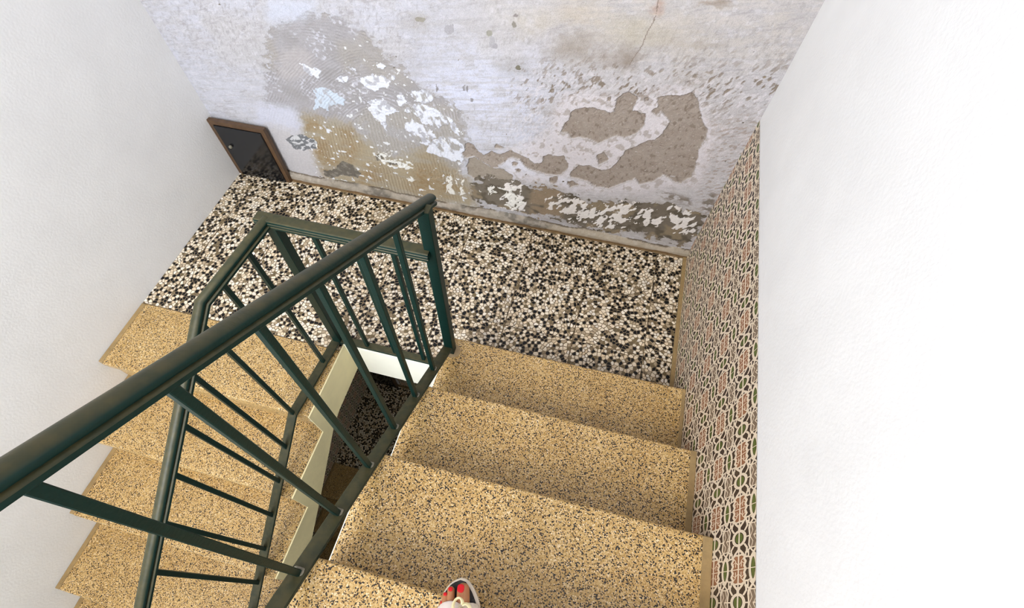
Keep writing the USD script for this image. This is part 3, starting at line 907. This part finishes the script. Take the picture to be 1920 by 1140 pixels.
# ------------------------------------------------------------------ stairs
def slab_mesh(x0, x1, yl, yr, depth, z, t=0.042, r=0.009, seed=0, flip=1):
    """a terrazzo tread: top at z, rounded nosing at y = yl (left end) .. yr (right end); flip = -1: the nosing faces -y"""
    prof = []
    for a in np.linspace(0, np.pi / 2, 5):
        prof.append((-r + r * math.sin(a) , -r + r * math.cos(a)))
    prof = [(-depth, 0.0), (-depth * 0.66, 0.0), (-depth * 0.33, 0.0), (-0.05, 0.0)] + prof + [(0, -t + 0.004), (-0.004, -t), (-depth, -t)]
    prof = np.array(prof)
    xs = np.linspace(x0, x1, 60)
    n = len(prof)
    V = []
    for i, x in enumerate(xs):
        s = i / (len(xs) - 1)
        yn = yl + (yr - yl) * s
        P = np.c_[np.full(n, x), yn + flip * prof[:, 0], z + prof[:, 1]]
        w = fbm(P * [22, 22, 22] + seed * 7.3, 3, seed + 3) - 0.5
        f = np.clip((prof[:, 0] + 0.06) / 0.06, 0, 1)
        P[:, 2] += w * 0.0022 * f - 0.0016 * f * math.exp(-((s - 0.45) / 0.3) ** 2)
        P[:, 1] += flip * w * 0.004 * f
        V.append(P)
    V = np.vstack(V)
    F = []
    for i in range(len(xs) - 1):
        for j in range(n):
            j2 = (j + 1) % n
            F += [[i * n + j, (i + 1) * n + j, (i + 1) * n + j2], [i * n + j, (i + 1) * n + j2, i * n + j2]]
    for e, rev in ((0, False), ((len(xs) - 1) * n, True)):
        for j in range(1, n - 1):
            t3 = [e, e + j, e + j + 1]
            F.append(t3[::-1] if rev else t3)
    m = trimesh.Trimesh(V, F, process=False)
    if m.volume < 0:
        m.invert()
    return m


def right_flight(zb, label, detail):
    st = thing('staircase', label, 'stairs', (0, 0, zb))
    ends = {1: (-0.006, 0.003), 2: (-0.2810, -0.2785), 3: (-0.5618, -0.5490), 4: (-0.8408, -0.8300)}
    for k in range(1, 9):
        yl, yr = ends.get(k, (-(k - 1) * D, -(k - 1) * D))
        z = zb + k * H
        dep = D + 0.03
        part('tread', slab_mesh(0.0, XR - 0.007, yl, yr, dep, z, seed=k), 'step_terrazzo', st, smooth=40)
        part('mortar_strip', bx(XR - 0.0075, xr(k * H) - 0.0005, yr - dep, yr - 0.002, z - 0.05, z + 0.003, 0.002), 'pale_mortar', st)
        part('riser', bx(0.004, XR - 0.001, yr - 0.045, yr - 0.022, z - H, z - 0.040), 'step_terrazzo', st)
    # painted string wall under the treads on the well side
    low = [(-0.02, 0.0)]
    prof = [(YE + 0.0, -0.17), (YE, 0.0)] + [(-0.03, 0.0)]
    for k in range(1, 9):
        y = -(k - 1) * D - 0.03
        prof += [(y, k * H - 0.003), (y - D, k * H - 0.003)]
    prof += [(-8 * D - 0.03, 8 * H - 0.25)]
    prof = Polygon([(0.0 - 0.03, -0.17)] + [(-0.03, 0.0)] + prof[3:]).buffer(0)
    g_ = prism(prof, 'x', -0.0035, 0.0015)
    g_.apply_translation([0, 0, zb])
    part('string_face', g_, 'white_fascia', st)
    core = prism(Polygon([(-0.05, -0.16), (-0.05, 0.0)] + [p for k in range(1, 9) for p in ((-(k - 1) * D - 0.05, k * H - 0.045), (-k * D - 0.05, k * H - 0.045))] + [(-8 * D - 0.05, 8 * H - 0.25)]).buffer(0), 'x', 0.003, XR - 0.001)
    core.apply_translation([0, 0, zb])
    part('core', core, 'cream_paint', st)
    return st


def left_flight(zb, label):
    st = thing('staircase', label, 'stairs', (XS, 0, zb))
    for k in range(0, 8):
        yn = -0.403 - k * D
        z = zb - k * H
        dep = D + 0.02 if k else 0.298
        part('tread', slab_mesh(XL + 0.02, XS, yn, yn, dep, z, seed=20 + k, flip=-1), 'step_terrazzo', st, smooth=40)
        part('mortar_strip', bx(XL, XL + 0.0205, yn + 0.002, yn + dep, z - 0.04, z + 0.003, 0.002), 'pale_mortar', st)
        part('riser', bx(XL + 0.001, XS - 0.002, yn + 0.018, yn + 0.04, z - H, z - 0.040), 'step_terrazzo', st)
    # cream string: its stepped top is flush under the treads, its foot follows the soffit
    top = []
    for k in range(0, 8):
        yn = -0.403 - k * D
        top += [(yn + (D - 0.001 if k else 0.403 + YE), -k * H - 0.0015), (yn + 0.0005, -k * H - 0.0015)]
    soff = [(-0.403 - 7 * D, -7 * H - 0.28), (-0.62, -0.432), (-0.355, -0.252), (-0.28, -0.232), (YE, -0.225)]
    g_ = prism(Polygon(top + soff).buffer(0), 'x', XS + 0.0005, XS + 0.007)
    g_.apply_translation([0, 0, zb])
    part('string_face', g_, 'cream_paint', st, label='cream painted string')
    g_ = prism(Polygon([(a_ + (0.045 if n_ else 0.0), b_ - 0.046) for n_, (a_, b_) in enumerate(top)] + soff).buffer(0), 'x', XL + 0.001, XS)
    g_.apply_translation([0, 0, zb])
    part('core', g_, 'cream_paint', st)
    # broken plaster at the nosing corners
    for k in range(0, 2):
        yn = -0.403 - k * D
        z = zb - k * H
        q = [(XS - 0.095, z - 0.043), (XS - 0.085, z - 0.062), (XS - 0.060, z - 0.050), (XS - 0.048, z - 0.072), (XS - 0.030, z - 0.058), (XS - 0.012, z - 0.085), (XS - 0.001, z - 0.066), (XS - 0.001, z - 0.043)]
        e = prism(Polygon(q).buffer(0), 'z', -0.006, 0.006)
        e.vertices = np.c_[e.vertices[:, 0], yn + 0.012 + e.vertices[:, 2], e.vertices[:, 1]]
        e.fix_normals()
        part('broken_plaster', e, 'broken_plaster', st)
    return st


right_flight(0.0, 'right-hand flight of speckled beige terrazzo steps climbing to the viewer', True)
right_flight(ZL, 'unlit right-hand flight on the storey below', False)
left_flight(0.0, 'left-hand flight going down from the landing, cream painted string')
left_flight(ZL, 'dark left-hand flight seen far below through the well')

# the landing's edge at the well
fa = thing('landing_fascia', 'white painted edge of the landing slab between the two flights', 'slab edge', (-0.23, YE, 0))
part('fascia_board', bx(XS - 0.0, -0.004, YE - 0.004, YE + 0.006, -0.250, -0.001, 0.002), 'white_fascia', fa)
fb_ = thing('landing_fascia', 'dark edge of the landing slab one storey below', 'slab edge', (-0.23, YE, ZL))
part('fascia_board', bx(XS - 0.0, -0.004, YE - 0.004, YE + 0.006, ZL - 0.250, ZL - 0.001, 0.002), 'white_fascia', fb_)

# half landing behind the viewer
hl = thing('half_landing', 'terrazzo half landing behind the viewer at the head of the flight', 'landing', (0, -2.2, 8 * H))
part('slab', bx(XL, XR, YF, -8 * D - 0.036, 8 * H - 0.17, 8 * H), 'step_terrazzo', hl)
hl = thing('half_landing', 'terrazzo half landing at the foot of the left flight, under the viewer', 'landing', (0, -2.9, -8 * H))
part('slab', bx(XL, XR, YF, -0.403 - 7 * D - 0.03, -8 * H - 0.17, -8 * H), 'step_terrazzo', hl)
f2 = thing('floor_002', 'lowest floor at the bottom of the well', None, kind='structure')
part('slab', bx(XL, XR + 0.1, YF, YB, ZL - 8 * H - 0.45, ZL - 8 * H - 0.25), 'mortar', f2)

# ------------------------------------------------------------------ the balustrade
rl = thing('stair_railing', 'dark green painted steel balustrade around the stairwell with square bars', 'railing', (0.02, -0.06, 0))
XH = 0.016
SL = D and H / D


def moulded(w, h):
    """a lip, a groove and a rounded cap"""
    a = np.linspace(np.radians(-12), np.radians(192), 13)
    c = w * 0.40
    top = [(c * math.cos(t), h * 0.66 + h * (0.34 if t >= 0 and t <= math.pi else 0.5) * math.sin(t)) for t in a]
    r = [(w / 2 - .002, 0.0), (w / 2, .002), (w / 2, h * .32), (w / 2 - .003, h * .39), (w * .30, h * .40), (w * .29, h * .50)]
    return r + top + [(-x, y) for x, y in r[::-1]]


def flat_top(w, h):
    return [(w / 2, 0), (w / 2, h * .22), (w / 2 - .003, h * .30), (w / 2 - .003, h * .38), (w / 2, h * .46), (w / 2, h * .66), (w / 2 - .0025, h * .74), (w / 2 - .0035, h * .92), (w / 2 - .007, h),
            (-w / 2 + .007, h), (-w / 2 + .0035, h * .92), (-w / 2 + .0025, h * .74), (-w / 2, h * .66), (-w / 2, h * .46), (-w / 2 + .003, h * .38), (-w / 2 + .003, h * .30), (-w / 2, h * .22), (-w / 2, 0)]


def bar(w, h, r=0.0015):
    return [(w / 2, r), (w / 2, h - r), (w / 2 - r, h), (-w / 2 + r, h), (-w / 2, h - r), (-w / 2, r), (-w / 2 + r, 0), (w / 2 - r, 0)]


HZ0, HSL = 0.913, 0.638          # underside of the flight's handrail at y = 0, its slope
BZ0, BSL = 0.166, 0.6314         # underside of the flight's bottom bar
YTOP = -2.10


def hz(y):
    return HZ0 - HSL * y


def bz(y):
    return BZ0 - BSL * y


part('handrail', sweep(moulded(0.037, 0.030), [(XH + 0.003, 0.018, hz(0.018)), (XH + 0.003, YTOP, hz(YTOP))]), 'green_paint', rl, smooth=35, label='moulded handrail of the near flight')
part('bottom_rail', sweep(bar(0.036, 0.011), [(XH, -0.070, bz(-0.070)), (XH, YTOP, bz(YTOP))]), 'green_paint', rl)
P1 = (0.019, -0.062)


def post(x, y, z0, z1, w, d, name='post', label=None, lean=(0.0, 0.0)):
    """an upright bar; old ones stand a little out of plumb: lean = offset of its top"""
    q = bx(x - w / 2, x + w / 2, y - d / 2, y + d / 2, z0, z1, 0.0015).to_mesh()
    v_ = np.array(q.vert_properties[:, :3], float)
    v_[:, :2] += np.outer((v_[:, 2] - z0) / (z1 - z0), lean)
    return part(name, (v_, np.array(q.tri_verts)), 'green_paint', rl, label=label)


post(P1[0], P1[1], H, hz(P1[1]) + 0.006, 0.034, 0.030, label='end post of the near flight', lean=(0.013, 0.017))
k = 0
y = -0.205
while y > YTOP:
    s = 0.0145
    b0, b1 = bz(y) + 0.006, hz(y + 0.028) + 0.004
    bp_ = post(XH, y, b0, b1, s, s, 'baluster', None, (0.004, 0.028))
    part('weld', bx(XH - s * .8, XH + s * .8, y - s * .95, y + s * .8, bz(y) + 0.009, bz(y) + 0.0155, 0.002), 'weld', bp_)
    y -= 0.1345
# along the landing
YL_, ZLR, XP2 = -0.062, 0.775, -0.498
part('landing_handrail', sweep(flat_top(0.042, 0.028), [(P1[0] + 0.010, YL_, ZLR), (XP2 - 0.01, YL_, ZLR)]), 'green_paint', rl, smooth=25)
part('bottom_rail', sweep(bar(0.030, 0.012), [(XH - 0.018, YL_, 0.018), (XP2, YL_, 0.018)]), 'green_paint', rl)
post(XP2, YL_, 0.002, ZLR + 0.002, 0.034, 0.032, label='corner post between landing and left flight', lean=(0.03, 0))
for x in (-0.365, -0.240, -0.115):
    s = 0.0145
    post(x, YL_, 0.028, ZLR + 0.002, s, s, 'baluster', None, (0.027, 0))
# down the left flight
XLR = -0.532
pth = [(XP2 - 0.006, YL_, 0.016), (XLR, -0.407, 0.016), (XLR - 0.005, -2.30, 0.016 - 0.629 * 1.893)]
part('bottom_rail', sweep(bar(0.036, 0.011), pth), 'green_paint', rl)
hp = [(XP2 + 0.022, YL_, ZLR), (XLR + 0.03, -0.36, ZLR), (XLR + 0.025, -2.30, ZLR - 0.629 * 1.94)]
part('handrail', sweep(moulded(0.037, 0.030), hp), 'green_paint', rl, smooth=35, label='handrail of the left flight')
y = -0.175
while y > -2.25:
    s = 0.0145
    zb_ = 0.022 if y > -0.407 else 0.022 + (y + 0.407) * 0.629
    zt_ = ZLR + 0.004 if y > -0.36 else ZLR + 0.004 + (y + 0.36) * 0.629
    xb_ = np.interp(-y, [0.062, 0.407, 2.3], [XP2 - 0.006, XLR, XLR - 0.005])
    post(xb_, y, zb_, zt_, s, s, 'baluster', None, (0.029, 0))
    y -= 0.116
# cement collar around the foot of the end post
t = np.linspace(0, 2 * np.pi, 18, endpoint=False)
col = Polygon(np.c_[P1[0] + 0.004 + 0.034 * np.cos(t), P1[1] + 0.030 * np.sin(t)]).intersection(sbox(0.001, -1, 1, -0.03))
part('cement_collar', prism(col, 'z', H - 0.002, H + 0.0035), 'mortar', rl)

# ------------------------------------------------------------------ narrow dark cupboard on the back wall (one on each storey)
def cupboard(z, label):
    c = thing('meter_cupboard', label, 'cupboard', (-1.29, YB, z))
    x0, x1, y1, h = XL + 0.002, -1.140, YB - 0.002, 0.34
    part('frame', cat(bx(x1 - 0.022, x1, y1 - 0.034, y1 - 0.014, z + 0.002, z + h), bx(x0, x0 + 0.022, y1 - 0.034, y1 - 0.014, z + 0.002, z + h), bx(x0 + 0.022, x1 - 0.022, y1 - 0.034, y1 - 0.014, z + h - 0.022, z + h)), 'brown_wood', c)
    dr = part('door', bx(x0 + 0.023, x1 - 0.023, y1 - 0.040, y1 - 0.016, z + 0.002, z + h - 0.024, 0.003), 'black_gloss', c)
    part('knob', trimesh.creation.icosphere(2, 0.009).apply_translation([x0 + 0.06, y1 - 0.046, z + 0.20]), 'weld', dr, smooth=True)
    return c


cupboard(0.002, 'low black cupboard with brown frame at the far left foot of the flaking wall')
cupboard(ZL + 0.002, 'black cupboard in shadow on the landing one storey below')

# ------------------------------------------------------------------ the viewer's left foot in a sandal, on the fourth step
def hull(*balls):
    return m3.Manifold.batch_hull([m3.Manifold.sphere(r, 20).translate(c) for c, r in balls])


def chain(pts):
    return [hull(pts[i], pts[i + 1]) for i in range(len(pts) - 1)]


ZF = 4 * H
pn = thing('person', 'bare left foot with red toenails in a strappy white sandal on the fourth step', 'person', (0.36, -0.95, ZF))
zi = ZF + 0.0185
foot = []
foot += chain([((0.376, -0.875, zi + .016), .0165), ((0.365, -0.841, zi + .014), .0142), ((0.3590, -0.8200, zi + .012), .0130)])
foot += chain([((0.350, -0.880, zi + .016), .0125), ((0.341, -0.848, zi + .013), .0084), ((0.3345, -0.8275, zi + .008), .0080)])
foot += chain([((0.340, -0.888, zi + .015), .0115), ((0.331, -0.860, zi + .012), .0076), ((0.3265, -0.8395, zi + .007), .0070)])
foot += chain([((0.332, -0.897, zi + .014), .0110), ((0.326, -0.872, zi + .011), .0066), ((0.3245, -0.8545, zi + .007), .0060)])
foot += chain([((0.328, -0.907, zi + .013), .0105), ((0.3245, -0.886, zi + .009), .0062), ((0.3245, -0.8705, zi + .0065), .0056)])
foot.append(hull(((0.376, -0.880, zi + .018), .0180), ((0.333, -0.905, zi + .015), .0140), ((0.362, -0.955, zi + .040), .0270), ((0.345, -0.965, zi + .020), .018)))
foot.append(hull(((0.362, -0.955, zi + .040), .0270), ((0.345, -0.965, zi + .018), .017), ((0.364, -1.010, zi + .075), .034), ((0.366, -1.035, zi + .029), .0275)))
foot += chain([((0.364, -1.010, zi + .075), .034), ((0.364, -1.020, zi + .18), .038), ((0.362, -1.035, zi + .33), .054), ((0.358, -1.015, zi + .47), .056)])
fm = foot[0]
for q in foot[1:]:
    fm = fm + q
w = fm.refine_to_length(0.0035).to_mesh()
fm = trimesh.Trimesh(np.array(w.vert_properties[:, :3]), np.array(w.tri_verts), process=True)
fm = trimesh.smoothing.filter_taubin(fm, lamb=0.5, nu=0.52, iterations=10)
part('body', fm, 'skin', pn, smooth=True)


def nail(c, a, b, yaw, tilt, roll=0.0):
    s = trimesh.creation.icosphere(3, 1.0)
    v = s.vertices
    v = np.sign(v) * np.abs(v) ** 0.75
    s.vertices = v / np.linalg.norm(v, axis=1).max() * 1.15
    s.apply_scale([a, b, 0.0016])
    R_ = trimesh.transformations.euler_matrix(tilt, roll, yaw, 'sxyz')
    s.apply_transform(R_)
    s.apply_translation(c)
    return s


for c, a, b, yw, tl in [((0.3545, -0.8190, zi + .0246), .0072, .0080, 0.15, -0.30), ((0.3338, -0.8255, zi + .0158), .0044, .0042, 0.20, -0.45), ((0.3258, -0.8365, zi + .0138), .0037, .0036, 0.15, -0.45), ((0.3240, -0.8520, zi + .0128), .0032, .0034, 0.1, -0.4), ((0.3242, -0.8690, zi + .0118), .0028, .0030, 0.05, -0.4)]:
    part('toenail', nail(c, a, b, yw, tl), 'nail_red', pn, smooth=True, label='red varnished toenail')

sd = thing('sandal', 'white sandal with black insole and knotted cream strap worn on the foot', 'sandal', (0.36, -0.95, ZF))
outline = [(0.3188, -0.8634), (0.3183, -0.8477), (0.3196, -0.8326), (0.3249, -0.8190), (0.3335, -0.8081), (0.3476, -0.7983), (0.3626, -0.7995), (0.3738, -0.8072), (0.3844, -0.8175), (0.3944, -0.8297), (0.4014, -0.8419), (0.406, -0.87), (0.406, -0.92), (0.399, -0.97), (0.400, -1.02), (0.392, -1.055), (0.370, -1.070), (0.350, -1.058), (0.340, -1.01), (0.336, -0.96), (0.325, -0.91), (0.3195, -0.88)]
op = Polygon(outline).buffer(0.004, quad_segs=6).buffer(-0.004, quad_segs=6)
lay = [(0.0000, -0.002), (0.003, 0.0), (0.014, 0.0), (0.0165, -0.0015), (0.0172, -0.004)]


def loft(poly, layers, z):
    base = poly.exterior
    n = 96
    rings = []
    for h, off in layers:
        e = poly.buffer(off, quad_segs=6).exterior if off else base
        start = e.project(Point(0.36, -0.79))
        L_ = e.length
        ccw = 1 if e.is_ccw else -1
        rings.append(np.array([(*e.interpolate((start + ccw * L_ * i / n) % L_).coords[0], z + h) for i in range(n)]))
    V = np.vstack(rings)
    F = []
    for k in range(len(rings) - 1):
        for i in range(n):
            j = (i + 1) % n
            F += [[k * n + i, k * n + j, (k + 1) * n + j], [k * n + i, (k + 1) * n + j, (k + 1) * n + i]]
    for e, rev in ((0, True), ((len(rings) - 1) * n, False)):
        c_ = len(V)
        V = np.vstack([V, V[e:e + n].mean(0)])
        for i in range(n):
            j = (i + 1) % n
            F.append([e + j, e + i, c_] if rev else [e + i, e + j, c_])
    return trimesh.Trimesh(V, F, process=False)


part('sole', loft(op, lay, ZF + 0.0005), 'sole_white', sd, smooth=40)
part('insole', loft(aff.translate(op.buffer(-0.0050), -0.0022, -0.0005), [(0, 0), (0.0015, 0), (0.002, -0.0006)], ZF + 0.0165), 'insole_black', sd, smooth=40)


def strap(points, w, t, m, name, tw=None):
    """a flat padded band along a smooth curve"""
    from scipy.interpolate import CubicSpline
    P = np.array(points, float)
    s = np.linspace(0, 1, len(P))
    C = CubicSpline(s, P)(np.linspace(0, 1, 40))
    T_ = np.gradient(C, axis=0)
    T_ /= np.linalg.norm(T_, axis=1, keepdims=True)
    c0 = np.array([0.360, -0.875, zi - 0.01])
    a = np.linspace(0, 2 * np.pi, 14, endpoint=False)
    V = []
    for i in range(len(C)):
        n_ = C[i] - c0
        n_ -= T_[i] * (n_ @ T_[i])
        n_ /= np.linalg.norm(n_)
        b_ = np.cross(T_[i], n_)
        th = (tw or (lambda u: 0.0))(i / (len(C) - 1))
        n2, b2 = n_ * math.cos(th) + b_ * math.sin(th), b_ * math.cos(th) - n_ * math.sin(th)
        V.append(C[i] + np.outer(np.sign(np.cos(a)) * np.abs(np.cos(a)) ** .7 * w / 2, b2) + np.outer(np.sin(a) * t / 2, n2))
    V = np.vstack(V)
    k_ = len(a)
    F = []
    for i in range(len(C) - 1):
        for j in range(k_):
            j2 = (j + 1) % k_
            F += [[i * k_ + j, i * k_ + j2, (i + 1) * k_ + j2], [i * k_ + j, (i + 1) * k_ + j2, (i + 1) * k_ + j]]
    for e, rev in ((0, True), ((len(C) - 1) * k_, False)):
        for j in range(1, k_ - 1):
            F.append([e, e + j + 1, e + j] if rev else [e, e + j, e + j + 1])
    me = trimesh.Trimesh(V, F, process=False)
    if me.volume < 0:
        me.invert()
    part(name, me, m, sd, smooth=True)


strap([(0.3185, -0.872, zi + .000), (0.3215, -0.866, zi + .014), (0.334, -0.857, zi + .026), (0.349, -0.853, zi + .031), (0.361, -0.856, zi + .033)], 0.021, 0.003, 'strap_white', 'strap')
strap([(0.402, -0.846, zi - .002), (0.3985, -0.846, zi + .013), (0.390, -0.846, zi + .026), (0.377, -0.849, zi + .032), (0.361, -0.855, zi + .033)], 0.021, 0.003, 'sole_white', 'strap')
ka = np.linspace(0.3, 2 * np.pi - 0.2, 9)
strap([(0.3590 + 0.0090 * math.cos(u), -0.8480 + 0.0125 * math.sin(u), zi + .038 + .002 * math.sin(2 * u)) for u in ka], 0.0075, 0.0040, 'strap_cream', 'knot_loop', lambda u: 4 * u)
strap([(0.3755 + 0.0095 * math.cos(u + 2.6), -0.8540 + 0.0120 * math.sin(u + 2.6), zi + .039 - .002 * math.sin(2 * u)) for u in ka], 0.0075, 0.0040, 'strap_cream', 'knot_loop', lambda u: 4 * u)
# trouser leg above the ankle, out of the picture
tr = [((0.363, -1.018, zi + .17), .052), ((0.360, -1.032, zi + .33), .066), ((0.357, -1.012, zi + .478), .070)]
tm = hull(tr[0], tr[1]) + hull(tr[1], tr[2])
tm = tm.refine_to_length(0.012).to_mesh()
part('trouser_leg', trimesh.Trimesh(np.array(tm.vert_properties[:, :3]), np.array(tm.tri_verts), process=False), 'trouser_cloth', pn, smooth=True, label='dark trouser leg')
